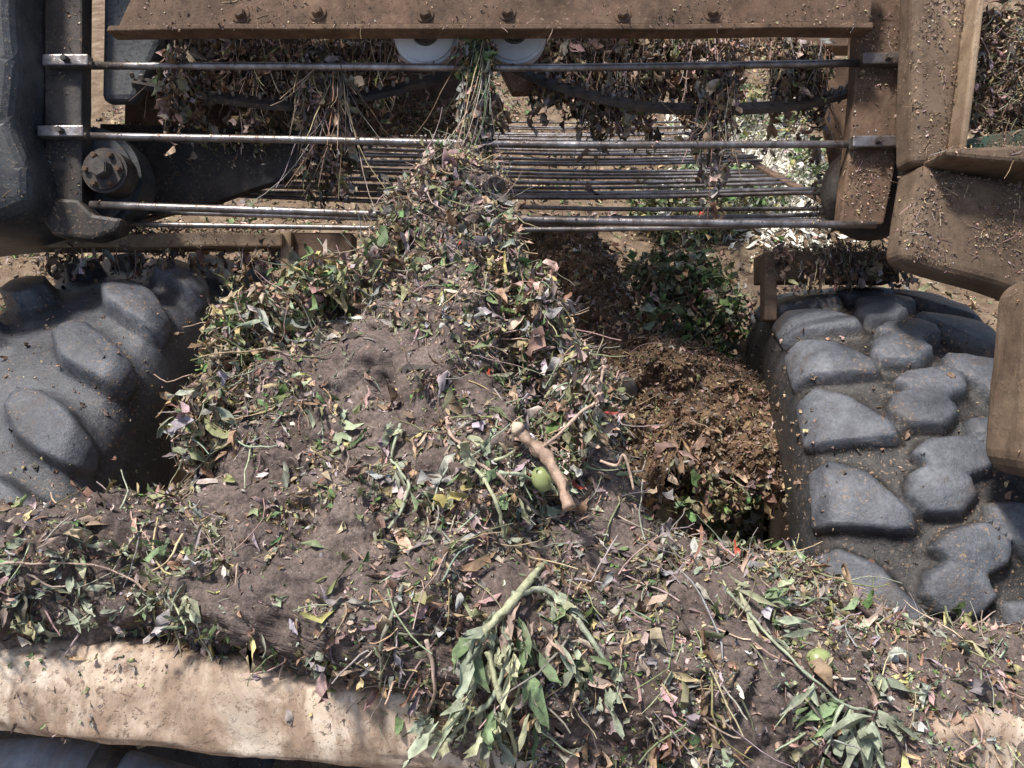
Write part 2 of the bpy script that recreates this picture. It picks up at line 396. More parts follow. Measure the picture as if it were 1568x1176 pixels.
# ---------------------------------------------------------------- tomato vines, stems, fruit on top of the mound
def blade(acc,base,d,n,L,W,col):
    k=3
    P=np.array([base]*k)+rng.normal(0,.003,(k,3)); LL=L*np.array([1,.6,.5]);WW=W*np.array([.8,.7,.6])
    leaves(acc,P,np.array([n]*k),LL,WW,np.array([col]*k)*rng.uniform(.65,1.15,(k,1)),bias=np.array(d),bw=2.5,tilt=.45,curl=1.2,lift=0,crump=.15)
def vine(name,paths,leafspec,seedn):
    r=random.Random(seedn); e=empty(name); a=Acc()
    for k,(pts,r0,r1,col,off) in enumerate(paths):
        w=smoothpath([settle(x,z,off+o) for (x,z,o) in pts],9)
        n=len(w); w=[p+noise.noise_vector(p*30)*.004+noise.noise_vector(p*90)*.0018 for p in w]
        tube('stem_%d'%(k+1),w,[(r0+(r1-r0)*i/(n-1))*(1+.22*noise.noise(p*70)) for i,p in enumerate(w)],'leaf',e,8,lump=.7,col=col)
    for (x,z,dx,dz,L,W,col,off) in leafspec:
        b=settle(x,z,off); dd=Vector((dx,r.uniform(-.15,.1),dz)).normalized()
        blade(a,tuple(b),tuple(dd),(r.uniform(-.4,.4),-1,r.uniform(.1,.6)),L*1.0,W,col)
    a.build('leaves',e); return e
sg=(.34,.38,.27); gg=(.20,.28,.14); yg=(.42,.43,.27); pk=(.46,.34,.27)
L0=[]
rr=random.Random(3)
for (x,z,dx,dz,L,W,c) in [(-.02,-.27,-.1,-1,.085,.024,sg),(.01,-.27,.05,-1,.08,.022,gg),(.04,-.26,.3,-1,.08,.022,sg),(.06,-.26,.6,-.8,.07,.020,gg),
    (-.04,-.30,-.5,-1,.07,.022,sg),(.09,-.33,.1,-1,.06,.020,gg),(.075,-.34,-.2,-1,.06,.02,sg),(-.05,-.37,-.3,-1,.075,.02,sg),(-.02,-.38,.1,-1,.07,.022,gg),
    (-.09,-.41,-.6,-.6,.06,.024,sg),(-.03,-.42,.5,-.9,.06,.024,sg),(.0,-.31,-.3,-1,.07,.02,yg),(.11,-.36,.3,-1,.05,.018,sg),(.02,-.33,.2,-1,.07,.02,gg),
    (.03,-.115,.7,-.6,.045,.016,yg),(-.05,-.105,-.5,.5,.04,.02,yg),(.045,-.16,.3,-.9,.055,.024,sg),(-.06,-.14,-.9,.1,.045,.022,(.5,.42,.16)),(-.03,-.13,.4,.8,.04,.018,gg),
    (-.16,-.12,.2,-1,.05,.012,sg),(-.17,-.06,-.4,-1,.05,.014,sg),(-.13,-.14,.7,-.6,.05,.012,gg),(.0,-.38,-.2,-1,.06,.018,sg),(-.06,-.30,.1,-1,.07,.02,gg),(.05,-.30,.1,-1,.07,.02,sg)]:
    L0.append((x,z,dx,dz,L,W,c,rr.uniform(.010,.03)))
    for _ in range(2): L0.append((x+rr.uniform(-.025,.025),z+rr.uniform(-.025,.025),dx+rr.uniform(-.5,.5),dz+rr.uniform(-.3,.3),L*.7,W*.75,rr.choice([c,sg,yg,pk]),rr.uniform(.006,.022)))
vine('tomato_vine',[
  ([(.045,-.235,.008),(.0,-.255,.012),(-.035,-.30,.016),(-.05,-.36,.014),(-.085,-.43,.012),(-.13,-.50,.010)],.0052,.0034,yg,.006),
  ([(-.03,-.31,.012),(-.01,-.37,.014),(.005,-.45,.012)],.0036,.0028,yg,.006),
  ([(.0,-.25,.012),(.045,-.255,.016),(.085,-.29,.016),(.11,-.33,.010)],.0040,.0022,sg,.006),
  ([(-.03,-.115,.010),(.01,-.12,.014),(.05,-.14,.014),(.08,-.17,.006)],.0025,.002,sg,.006),
  ([(-.05,-.105,.008),(-.02,-.15,.012),(-.01,-.2,.008)],.0026,.0018,yg,.005),
  ([(-.09,-.06,.008),(-.06,-.09,.012),(-.02,-.12,.014),(.03,-.17,.012)],.0025,.002,pk,.006),
  ([(-.16,-.06,.008),(-.17,-.10,.010),(-.14,-.14,.010),(-.16,-.19,.008)],.0025,.002,sg,.005),
  ([(-.13,-.24,.008),(-.15,-.30,.010),(-.16,-.38,.010),(-.155,-.47,.008)],.0026,.0018,(.25,.26,.19),.005),
  ([(.02,-.05,.008),(-.0,-.09,.010),(-.03,-.10,.010)],.0022,.002,yg,.005),
  ([(-.10,-.30,.008),(-.09,-.36,.010),(-.11,-.42,.010)],.0024,.0018,pk,.005),
  ([(-.08,-.44,.010),(-.05,-.40,.012),(-.02,-.36,.014),(.0,-.30,.012)],.0032,.0024,sg,.005),
 ],L0,5)
L1=[]
for (x,z,dx,dz,L,W,c) in [(.43,-.40,-.5,-.8,.07,.022,sg),(.42,-.40,.1,-1,.075,.024,sg),(.40,-.385,-.9,-.5,.075,.02,gg),(.45,-.40,.7,-.5,.055,.02,sg),
    (.30,-.28,.3,-1,.06,.012,yg),(.33,-.28,.8,.3,.04,.014,gg),(.30,-.28,-.9,.3,.05,.012,yg),(.34,-.31,1,-.1,.05,.014,sg),(.36,-.36,-.4,-1,.06,.014,sg),(.47,-.37,.4,-.9,.05,.02,sg),(.41,-.41,-.2,-1,.06,.02,sg)]:
    for q in range(2): L1.append((x+q*rr.uniform(-.02,.02),z+q*rr.uniform(-.02,.02),dx,dz,L,W,c,rr.uniform(.008,.022)))
vine('tomato_vine',[([(.28,-.27,.008),(.31,-.30,.010),(.35,-.345,.010),(.40,-.385,.010),(.44,-.40,.008)],.0020,.0015,sg,.006),
  ([(.40,-.385,.008),(.37,-.43,.010),(.36,-.48,.008)],.002,.0016,sg,.006)],L1,9)
L2=[]
for k in range(70):
    x=rr.uniform(-.70,-.38);z=rr.uniform(-.32,-.17); L2.append((x,z,rr.uniform(-1,1),rr.uniform(-1,.3),rr.uniform(.02,.045),rr.uniform(.006,.014),rr.choice([sg,gg,yg,sg,pk]),rr.uniform(.003,.014)))
vine('wilted_tomato_vine',[([(-.70,-.24,.004),(-.62,-.22,.005),(-.52,-.23,.005),(-.45,-.27,.004)],.0016,.001,pk,.004),
   ([(-.66,-.20,.005),(-.64,-.27,.006),(-.65,-.33,.005)],.0016,.0012,sg,.004)],L2,11)
e=empty('broken_tomato_stalk')
w=smoothpath([(.008,1.03,-.062),(.022,1.025,-.075),(.045,1.02,-.095),(.062,1.00,-.125),(.072,.975,-.155)],7)
w=[Vector((p.x,min(p.y,settle(p.x,p.z,.012).y),p.z))+noise.noise_vector(p*60)*.002 for p in w]
tube('stalk',w,[(.0078-.001*i/len(w))*(1+.2*noise.noise(p*80)) for i,p in enumerate(w)],'leaf',e,12,lump=.9,col=(.36,.25,.18))
tube('torn_end',[w[0]+Vector((-.008,-.002,.009)),w[0]+Vector((-.003,-.001,.004)),w[0]],[.003,.008,.0080],'leaf',e,10,lump=1.6,col=(.55,.44,.33))
w2=smoothpath([w[11],w[11]+Vector((.025,-.01,.02)),w[11]+Vector((.055,-.01,.05)),w[11]+Vector((.075,-.005,.065)),w[11]+Vector((.085,0,.11))],6)
tube('side_branch',w2,.0019,'leaf',e,8,lump=.8,col=(.48,.35,.27))
tube('twig',smoothpath([w2[-7],w2[-7]+Vector((-.012,-.005,.02)),w2[-7]+Vector((-.004,-.01,.03))],4),.0016,'leaf',e,6,col=(.5,.37,.28))
tube('twig_low',smoothpath([(.115,1.02,-.10),(.135,1.01,-.105),(.142,1.0,-.09),(.15,1.0,-.11),(.155,1.0,-.135)],5),.0018,'leaf',e,6,lump=.5,col=(.5,.36,.27))
a=Acc()
for p in (w2[-1],w2[-1],w2[-7],w2[-7],w2[-4]):
    leaves(a,np.array([tuple(p)]*4),np.array([(0,-1,.3)]*4),.012,.006,np.array([(.58,.44,.36)]*4),bw=.3,tilt=.8,lift=0)
a.build('dry_flowers',e)
def tomato_at(c,r,ax,name='green_tomato',mat='tomato'):
    e=empty(name)
    bm=bmesh.new(); bmesh.ops.create_uvsphere(bm,u_segments=32,v_segments=20,radius=r)
    for v in bm.verts:
        an=math.atan2(v.co.y,v.co.x); f=1+.03*math.cos(5*an)*abs(v.co.z/r)
        v.co.x*=f;v.co.y*=f; v.co.z*=1.22
        if v.co.z>r: v.co.z-=(v.co.z-r)*.4
    q=Vector((0,0,1)).rotation_difference(Vector(ax)).to_matrix().to_4x4()
    bm.transform(Matrix.Translation(c)@q); bm_obj('fruit',bm,mat,e,True)
    a=Acc(); t=Vector(c)+Vector(ax).normalized()*r*1.12
    leaves(a,np.array([tuple(t)]*5),np.array([tuple(ax)]*5),.9*r,.3*r,np.array([gg]*5),bw=.1,tilt=.3,lift=0)
    a.build('calyx',e)
tomato_at(settle(.040,-.125,.030),.0145,(-.3,-.2,1))
tomato_at(settle(.385,-.345,.014),.014,(-1,-.3,.15))

# ---------------------------------------------------------------- cast axle housing
ax=empty('axle_housing')
nx=200;na=60;VV=np.zeros((nx,na,3))
for i,x in enumerate(np.linspace(-1.2,1.2,nx)):
    for j in range(na):
        an=2*math.pi*j/na; c,s=math.cos(an),math.sin(an)
        sx=abs(c)**.55*(1 if c>0 else -1); sz=abs(s)**.55*(1 if s>0 else -1)
        zc=-.385-.105*(min(x,.2)+.64); h=.010*fr((x,c*.2,s*.2),4,3)+.0015*fr((x,c*.1,s*.1),40,3)
        VV[i,j]=(x,1.065-(.085+h)*sx,zc+(.062+h)*sz)
castV=VV.reshape(-1,3);castF=grid_faces(nx,na,wrap_c=True)
mkobj('casting',castV,castF,'cast',ax)
accx=Acc()
P,Nn=sample(castV,castF,9000,lambda P:np.clip(.15+patch(P)*.8+9*(P[:,2]+.385+.105*(np.minimum(P[:,0],.2)+.64)),.0,1),F_); n=len(P)
l=rng.gamma(3,.0028,n); leaves(accx,P,Nn,l,l*.5,palette(n,MIXW),lift=.001)
accx.build('stuck_leaves',ax)
pp=empty('hydraulic_pipe')
tube('pipe',smoothpath([(-1.0,1.2,-.60),(-.7,1.18,-.565),(-.5,1.17,-.60),(-.3,1.2,-.68)],8),.03,'blue',pp,16)
tube('clamp',[(-.62,1.175,-.572),(-.58,1.172,-.58)],.036,'dark',pp,16)

# ---------------------------------------------------------------- tyres
def sdpoly(px,ps,poly):
    poly=[np.array(p) for p in poly]; d=np.full(px.shape,1e9); s=np.ones(px.shape)
    n=len(poly)
    for i in range(n):
        a=poly[i];b=poly[i-1]; ex,es=b-a; wx,ws=px-a[0],ps-a[1]
        t=np.clip((wx*ex+ws*es)/(ex*ex+es*es),0,1); d=np.minimum(d,(wx-ex*t)**2+(ws-es*t)**2)
        c1=ps>=a[1];c2=ps<b[1];c3=(ex*ws)>(es*wx)
        flip=(c1&c2&c3)|(~c1&~c2&~c3); s=np.where(flip,-s,s)
    return s*np.sqrt(d)
SH=[(-.222,-.050),(-.186,-.064),(-.128,-.034),(-.068,.038),(-.068,.062),(-.10,.064),(-.222,.054)]
SHL=[(x,-s) for x,s in [(-.225,.015),(-.165,-.045),(-.110,-.074),(-.074,-.072),(-.064,-.046),(-.110,.010),(-.200,.052),(-.228,.050)]]
CE=[(-.014,-.062),(.054,-.076),(.082,-.052),(.074,-.020),(.034,.002),(.044,.038),(.014,.070),(-.042,.068),(-.062,.040),(-.050,.004),(-.016,-.014),(-.036,-.040)]
def tyre(name,R,hw,center,yaw,roll,phase,seed=0,lh=.034,slim=False):
    prof=np.array([(-.62,.50),(-.80,.56),(-.98,.66),(-1.06,.78),(-1.06,.87),(-1.0,.93),(-.86,.968),(-.4,.993),(0,1.0),(.4,.993),(.86,.968),(1.0,.93),(1.06,.87),(1.06,.78),(.98,.66),(.80,.56),(.62,.50)])
    nn_=180;tt=np.linspace(0,len(prof)-1,nn_)
    px=np.interp(tt,range(len(prof)),prof[:,0]);pr=np.interp(tt,range(len(prof)),prof[:,1])
    k=np.ones(9)/9; sm=lambda v:np.convolve(np.pad(v,4,mode='edge'),k,'valid')
    px=sm(px)*hw;pr=sm(pr)*R
    d1=np.gradient(px);d2=np.gradient(pr);ln=np.hypot(d1,d2);nx_=-d2/ln;nr_=d1/ln
    arc=np.cumsum(ln);arc-=np.interp(0,px[20:-20],arc[20:-20])
    NA=1000;th=np.arange(NA)/NA*2*math.pi
    NL=30;P=2*math.pi*R/NL
    X,T=np.meshgrid(arc,th*R,indexing='xy')
    s=(T+phase*P)
    nz=np.array([[noise.noise(Vector((math.cos(t)*6,math.sin(t)*6,x*16+seed))) for x in arc] for t in th[::5]])
    nz=np.repeat(nz,5,0)[:NA]
    k5=np.ones(5)/5; nz=np.apply_along_axis(lambda c:np.convolve(np.concatenate([c[-2:],c,c[:2]]),k5,'valid'),0,nz)
    X=X+nz*.007; s=s+np.roll(nz,77,1)*.006
    def cell(off): return (s+off*P+P/2)%P-P/2
    D=np.full(X.shape,9.); A_=SHL if slim else SH; rd=.008 if slim else .007
    for o in (-1,0,1):
        D=np.minimum(D,sdpoly(X,cell(0)+o*P,A_)-rd)
        D=np.minimum(D,sdpoly(-X,-(cell(.5)+o*P),A_)-rd)
        if not slim: D=np.minimum(D,sdpoly(X-.0,cell(.20)+o*P,CE)-.006)
    q=np.clip(.5-D/.011,0,1); q=q*q*(3-2*q)
    dome=np.clip(-D/.04,0,1)**.7
    skirt=np.clip(1-D/.028,0,1)**2*.22
    fade=np.clip(1-(abs(X)-.19)/.07,.0,1)
    H=lh*(np.maximum(q*(.88+.14*dome),skirt))*(.12+.88*fade)+.0025*nz
    cosn=np.cos(th)[:,None];sinn=np.sin(th)[:,None]
    XX=px[None]+H*nx_[None]; RR=pr[None]+H*nr_[None]
    V=np.stack([XX,RR*cosn,RR*sinn],-1).reshape(-1,3)
    e=empty(name)
    mt=Matrix.Translation(center)@Matrix.Rotation(yaw,4,'Z')@Matrix.Rotation(roll,4,'Y')
    m4=np.array(mt); V=V@m4[:3,:3].T+m4[:3,3]
    F=grid_faces(NA,nn_,wrap_r=True)
    shoulder=(abs(arc)>.225)[None]*.25
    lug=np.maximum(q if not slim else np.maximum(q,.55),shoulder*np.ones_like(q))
    mkobj('tread_and_sidewalls',V,F,'rubber',e,True,lug.ravel(),'lug')
    bm=bmesh.new(); bmesh.ops.create_cone(bm,cap_ends=True,segments=64,radius1=R*.53,radius2=R*.53,depth=hw*1.1)
    bm.transform(mt@Matrix.Rotation(math.pi/2,4,'Y')); bm_obj('rim',bm,'beige',e)
    a=Acc()
    P_,N_=sample(V,F,14000,None,None)
    cc=np.array(center); n_=nrm(P_-cc)
    loc=(P_-cc)@np.array(mt.to_3x3()); rr_=np.hypot(loc[:,1],loc[:,2]); keep=(rng.random(len(P_))<np.where(rr_<R*1.008,.6,.09))
    P_=P_[keep];n_=n_[keep];n=len(P_); l=rng.gamma(3,.0024,n)
    leaves(a,P_,n_,l,l*.6,palette(n,dict(brown=4,dk=4,tan=1.4,pink=.8)),bw=.1,tilt=.3,lift=.001); a.build('crumbs',e)
    return e
tyre('tractor_tyre',.80,.225,(.885,2.10,-.58),math.radians(-9),0,.35,1,lh=.038)
tyre('tractor_tyre',.80,.225,(-.885,2.10,-.50),math.radians(-9),math.radians(2),.1,5,lh=.048,slim=True)

# ---------------------------------------------------------------- web conveyor
cv=empty('web_conveyor'); accc=Acc()
def frod(name,xa,za,xb,zb,y,r=.0075,sag=.006,y2=None):
    y2=y if y2 is None else y2
    pts=[(xa+(xb-xa)*t,y+(y2-y)*t,za+(zb-za)*t-sag*4*t*(1-t)+.0015*math.sin(9*t+xa)) for t in np.linspace(0,1,14)]
    return tube(name,pts,r,'rod',cv,12)
R1=frod('rod_front_1',-.875,.651,.715,.654,1.60,.0076)
R2=frod('rod_front_2',-.90,.508,.705,.488,1.60,.0076)
R3=frod('rod_front_3',-.86,.367,.742,.323,1.60,.0080)
for nme,(x,z) in {'l1':(-.895,.6515),'r1':(.755,.655),'l2':(-.905,.5085),'r2':(.735,.488)}.items():
    box('rod_clamp_'+nme,x-.050,x+.043,1.574,1.597,z-.011,z+.012,'rod',cv,.003,.0)
    cyl('clamp_bolt_'+nme,(x,1.568,z),(0,1,0),.007,.014,'dark',cv,6,.001)
lp=box('left_side_plate',-.955,-.878,1.60,1.64,.345,.90,'dark',cv)
rp=prism('right_side_plate',[(.672,.325),(.76,.325),(.785,.45),(.80,.90),(.715,.90),(.70,.6)],1.60,1.64,'rust',cv)
cyl('left_roller_guard',(-.90,1.70,.435),(0,1,0),.112,.09,'black',cv,64,.012)
cyl('right_roller_guard',(.785,1.70,.42),(0,1,0),.105,.08,'dark',cv,64,.012)
cyl('bearing_hub',(-.83,1.62,.435),(0,1,0),.046,.06,'dark',cv,32,.006)
cyl('bearing_bolt',(-.83,1.58,.435),(0,1,0),.02,.03,'dark',cv,6,.002)
for a_ in range(6):
    an=a_*math.pi/3; cyl('hub_bolt_%d'%a_,(-.83+.033*math.cos(an),1.586,.435+.033*math.sin(an)),(0,1,0),.006,.012,'rust',cv,6,.001)
prism('left_hook',[(-.965,.345),(-.93,.30),(-.85,.292),(-.80,.31),(-.79,.335),(-.85,.345),(-.88,.375),(-.955,.38)],1.585,1.64,'dark',cv,.008)
def wy(y): return .345+.36*(y-1.66)+.02*(y-1.66)**2
i=0;y=1.67
while y<4.3:
    xc=-.02+.105*(y-1.7); j=random.uniform(-.012,.012)
    z=wy(y); hwid=.82
    frod('web_rod_%d'%(i+1),xc-hwid,z+.018*random.uniform(-1,1)+.006,xc+hwid,z-.010+.018*random.uniform(-1,1),y+j,.0056,.014)
    y+=.082;i+=1
def strip(name,path,w,t,mat,parent,axis=(1,0,0)):
    path=smoothpath(path,10); A=Vector(axis).normalized();V_=[];F_2=[]
    for q,p in enumerate(path):
        tg=(path[min(q+1,len(path)-1)]-path[max(q-1,0)]).normalized(); nn=tg.cross(A).normalized()
        for a_,b_ in ((-1,-1),(1,-1),(1,1),(-1,1)): V_.append(p+A*a_*w/2+nn*b_*t/2)
    for q in range(len(path)-1):
        for k_ in range(4): F_2.append((q*4+k_,q*4+(k_+1)%4,q*4+4+(k_+1)%4,q*4+4+k_))
    return mkobj(name,V_,F_2,mat,parent,False)
for nm,x0 in (('left_web_belt',-.80),('right_web_belt',.80)):
    strip(nm,[(x0-.02+.105*(y-1.7),y,wy(y)-.010) for y in (1.70,2.2,2.8,3.5,4.3)],.03,.008,'rust',cv)
for nm,pts in (('sagging_belt_l',[(-.80,1.66,.640),(-.62,1.67,.610),(-.45,1.67,.595),(-.28,1.67,.620),(-.12,1.68,.67),(-.06,1.69,.71)]),
               ('sagging_belt_r',[(-.02,1.68,.69),(.10,1.67,.635),(.3,1.67,.590),(.55,1.67,.590),(.70,1.68,.620),(.76,1.68,.65)])):
    strip(nm,pts,.032,.012,'belt',cv,(0,.6,.6))
    for q,p in enumerate(smoothpath(pts,6)):
        cyl(nm+'_rivet_%d'%q,(p.x,p.y-.010,p.z+.010),(0,1,-1),.0045,.012,'rod',cv,8,.001)
for k_,(x,z) in enumerate(((-.178,.722),(.005,.726))):
    cyl('white_roller_%d'%(k_+1),(x,1.63,z),(0,1,0),.066,.04,'white',cv,64,.006)
    cyl('roller_hub_%d'%(k_+1),(x,1.605,z),(0,1,0),.028,.02,'dark',cv,32,.004)
    cyl('roller_bolt_%d'%(k_+1),(x,1.592,z),(0,1,0),.012,.02,'rust',cv,6,.001)
w1=prism('chute_wall',[(-.98,.62),(-.42,.60),(-.50,.50),(-.74,.42),(-.98,.40)],1.86,1.89,'dark',cv)
w2_=prism('chute_pan',[(-1.0,.90),(-.12,.90),(-.02,.72),(-.10,.66),(-.55,.64),(-1.0,.66)],2.02,2.06,'rust',cv)
w4=prism('chute_pan_right',[(-.10,.95),(.62,.95),(.60,.80),(.3,.775),(.0,.76)],2.04,2.08,'rust',cv)
w3=prism('right_chute_wall',[(.82,.95),(1.1,.95),(1.05,.38),(.86,.38),(.80,.6)],1.86,1.9,'rust',cv)
w5=prism('right_chute_lip',[(.70,.72),(.80,.75),(.84,.40),(.78,.36),(.74,.50)],1.80,1.83,'rust',cv)
box('back_cross_member',-1.0,1.4,2.6,2.68,1.12,1.30,'rust',cv)
for ob,n in ((w1,900),(lp,300),(rp,1600),(w5,300)): dust(accc,ob,n)
for r_ in (R1,R2,R3): dust(accc,r_,220,L=(.003,.009))
def curtain(acc,x0,x1,y,z0,n,L,wts,nl=3,LL=.026,sf=.5,dy=.02):
    P=np.stack([rng.uniform(x0,x1,n),y+rng.normal(0,dy,n),z0+rng.normal(0,.02,n)],1); Nn=np.tile([0,-1,.2],(n,1)).astype(float)
    l=rng.gamma(7,L/7,n)*(1+.6*np.sin(P[:,0]*37+1)*np.sin(P[:,0]*13)); m=int(n*sf)
    stems(acc,P[:m],Nn[:m],l[:m],rng.uniform(.0006,.0016,m),palette(m,wts),bias=np.array([0,.15,-1.]),bw=4,wig=.16,K=9,sp=.35,lift=0)
    for _ in range(nl):
        P2=P+np.array([0,.1,-1.])*(rng.random((n,1))*l[:,None])+rng.normal(0,.006,(n,3)); l2=np.clip(rng.gamma(5,LL/5,n),0,LL*1.7)
        leaves(acc,P2,Nn,l2,l2*.4,palette(n,wts),bias=np.array([0,.2,-1.]),bw=1.4,tilt=.9,curl=1.3,crump=.24)
HANG=dict(brown=4,pink=2,tan=1.4,grey=2,dk=1.4,olive=.7)
curtain(accc,-.44,-.355,1.66,.70,380,.21,HANG,5)
curtain(accc,-.100,-.045,1.585,.70,170,.18,MIXW,5,sf=.12,dy=.008)
clump(accc,(-.068,1.57,.65),(.018,.012,.06),80,dict(green=3,olive=3,sage=1),L=.028,bw=1.5,stem=0)
curtain(accc,.08,.50,1.76,.76,620,.12,HANG,4)
curtain(accc,.04,.30,1.72,.70,160,.08,HANG,4)
curtain(accc,-.80,-.25,1.78,.76,700,.10,HANG,4)
curtain(accc,.40,.46,1.64,.68,90,.15,HANG,4,sf=.3)
curtain(accc,-.72,-.67,1.64,.68,70,.10,HANG,4,sf=.3)
curtain(accc,.56,.68,1.70,.72,200,.13,HANG,4)
curtain(accc,-.5,-.38,1.9,.6,120,.12,DARKW)
for c,r,n,w in [((-.18,1.95,.66),(.18,.06,.04),1100,DRYW),((-.5,1.9,.62),(.25,.06,.03),700,DARKW),((.25,1.98,.79),(.22,.08,.05),900,DRYW),((-.66,1.84,.57),(.10,.03,.02),90,GREENW),
                ((.74,1.80,.42),(.05,.05,.08),400,DRYW),((.80,1.86,.62),(.05,.05,.14),500,DRYW),((-.55,2.0,.78),(.35,.04,.08),1200,DARKW),((.45,2.0,.88),(.3,.06,.06),900,DRYW)]:
    clump(accc,c,r,n,w,L=.018,stem=.2)
accc.build('trapped_debris',cv)

# ---------------------------------------------------------------- frame of the machine
fm=empty('harvester_frame'); af=Acc()
tb=prism('top_cross_beam',[(-.77,.698),(-.70,.86),(.72,.86),(.70,.702)],1.53,1.545,'rust',fm)
lip=prism('beam_lip',[(-.785,.684),(.70,.688),(.70,.699),(-.78,.695)],1.515,1.56,'rust',fm,.002)
for k_,x in enumerate((-.53,-.38,-.17,-.01,.215,.39)):
    z=.722+.004*(k_%2); cyl('beam_bolt_%d'%k_,(x,1.522,z),(0,1,0),.011,.012,'rust',fm,6,.002)
    cyl('beam_washer_%d'%k_,(x,1.530,z),(0,1,0),.018,.006,'rust',fm,20,.001)
la=prism('left_casting',[(-1.35,.95),(-.97,.95),(-.955,.62),(-.965,.50),(-.93,.42),(-.93,.34),(-.99,.315),(-1.05,.30),(-1.35,.26)],1.50,1.80,'black',fm,.03,.008,4)
lc2=prism('left_casting_boss',[(-1.35,.52),(-1.06,.49),(-1.02,.42),(-1.0,.33),(-1.06,.27),(-1.35,.25)],1.44,1.56,'black',fm,.035,.006,4)
gs=prism('left_gusset',[(-.87,.95),(-.74,.95),(-.75,.72),(-.80,.60),(-.87,.60)],1.66,1.70,'black',fm,.012)
wb=box('lower_rail',-1.12,-.505,1.72,1.80,.302,.332,'beige',fm,.004,.004)
box('lower_rail_leg',-.515,-.49,1.74,1.78,.20,.34,'beige',fm)
box('lower_rail_bracket',-.49,-.36,1.76,1.82,.27,.34,'rust',fm)
rb=prism('right_upright',[(.775,.95),(.905,.95),(.835,.42),(.765,.42)],1.50,1.57,'brownp',fm,.016,.006,4)
rb2=prism('right_upright_web',[(.90,.95),(.915,.95),(.845,.42),(.832,.42)],1.46,1.60,'beige',fm,.004)
rc=prism('right_gusset',[(.775,.425),(1.06,.36),(1.10,.10),(.98,.165),(.745,.235),(.76,.33)],1.49,1.58,'brownp',fm,.022,.010,4)
rc2=prism('right_cross_channel',[(.79,.43),(1.10,.44),(1.10,.385),(.79,.415)],1.42,1.60,'brownp',fm,.008)
rd=prism('right_outer_post',[(.82,.17),(1.0,.17),(1.0,-.17),(.795,-.145),(.80,.0)],1.20,1.34,'brownp',fm,.04,.008,5)
rg=prism('green_guard',[(.86,.475),(1.1,.52),(1.1,.45),(.86,.44)],1.54,1.57,'green',fm)
rr_=box('right_lower_rail',.60,.92,1.86,1.95,.245,.315,'brownp',fm)
box('right_lower_leg',.60,.63,1.86,1.90,.15,.26,'brownp',fm)
for ob,n in ((tb,2600),(lip,1200),(la,900),(lc2,600),(wb,1500),(rc,4000),(rd,900),(rr_,1500),(rc2,2600),(rg,500),(rb,2600)): dust(af,ob,n,thr=.2)
clump(af,(1.02,1.6,.64),(.13,.06,.14),2600,DRYW,L=.02,stem=.3)
clump(af,(-.80,1.78,.345),(.33,.04,.012),700,DRYW,L=.011,stem=.3)
clump(af,(.76,1.90,.325),(.16,.04,.012),500,DRYW,L=.012,stem=.3)
clump(af,(.95,1.50,.435),(.14,.06,.010),700,DRYW,L=.010,stem=.3)
curtain(af,-1.05,-.5,1.76,.305,90,.04,DRYW)
curtain(af,.62,.95,1.84,.30,90,.04,DRYW)
af.build('frame_debris',fm)

# ---------------------------------------------------------------- chaff-covered shaft and sagging heap between the mound and the right tyre
def sheet(name,rows,nz,wts,nl,L=.011,seed=0,res=(160,160),rg_=.055):
    T=np.array(rows); nr_,nc_=res; zs=np.linspace(T[0,0],T[-1,0],nr_); VV=np.zeros((nr_,nc_,3))
    L_,R_,Y_=(np.interp(-zs,-T[:,0],T[:,c]) for c in (1,2,3))
    for i in range(nr_):
        for j in range(nc_):
            u=-1+2*j/(nc_-1); x=(L_[i]+R_[i])/2+(R_[i]-L_[i])/2*math.sin(u*1.5); 
            y=Y_[i]+.10*(1-math.cos(u*1.5))
            rag=rg_*fr((x*1.0+seed,0,0),9,4)*(i/nr_)**3
            p=(x+seed,y,zs[i]); h=nz*fr(p,4.5,5)+.014*fr(p,30,4)
            VV[i,j]=(x+.03*fr((p[2],seed,0),8,3),y-h,zs[i]+rag)
    V_=VV.reshape(-1,3);F0=grid_faces(nr_,nc_); ob=mkobj(name,V_,F0,'chaff'); a=Acc()
    P,Nn=sample(V_,F0,nl,None,F_); n=len(P); l=rng.gamma(4,L/4,n)
    leaves(a,P,Nn,l,l*rng.uniform(.3,.8,n),palette(n,wts),bw=.4,tilt=.45)
    m=n//9; stems(a,P[:m],Nn[:m],rng.gamma(4,.008,m),.0008,palette(m,wts),K=5)
    e_=V_[-nc_:]; P=e_[rng.integers(0,nc_,400)]; n=len(P); l=rng.gamma(4,.010,n)
    leaves(a,P,np.tile([0,-1,.2],(n,1)),l,l*.4,palette(n,wts),bw=1.5,tilt=.5)
    a.build('litter',ob); return ob
HEAP=dict(brown=6,dk=3,tan=1.2,pink=1,grey=.6,olive=.6)
sheet('chaff_covered_shaft',[(.42,.02,.22,2.02),(.25,.03,.30,2.0),(.10,.08,.36,1.95),(-.05,.12,.42,1.88),(-.25,.15,.40,1.80)],.05,DRYW,6500,seed=4)
sheet('soil_heap',[(.12,.30,.42,1.96),(.05,.22,.58,1.88),(-.05,.18,.66,1.82),(-.15,.18,.66,1.77),(-.215,.20,.60,1.74)],.09,HEAP,6500,L=.010,seed=9,rg_=.12)
h=empty('pipe_stub'); tube('pipe',[(.23,1.60,-.01),(.17,1.45,-.02)],.026,'dark',h,20,cap=False)
def weeds(name,spots,wts,L,wld=False):
    a=Acc()
    for c,r,n in spots: clump(a,c,r,n,wts,L=L,bw=.2,stem=.2,asp=(.4,.7),bias=(np.array([0,0,-1.]) if wld else G))
    return a.build(name)
GW=dict(green=4,olive=3.5,sage=4,brown=1.5,tan=1.5,pink=1,dk=.3)
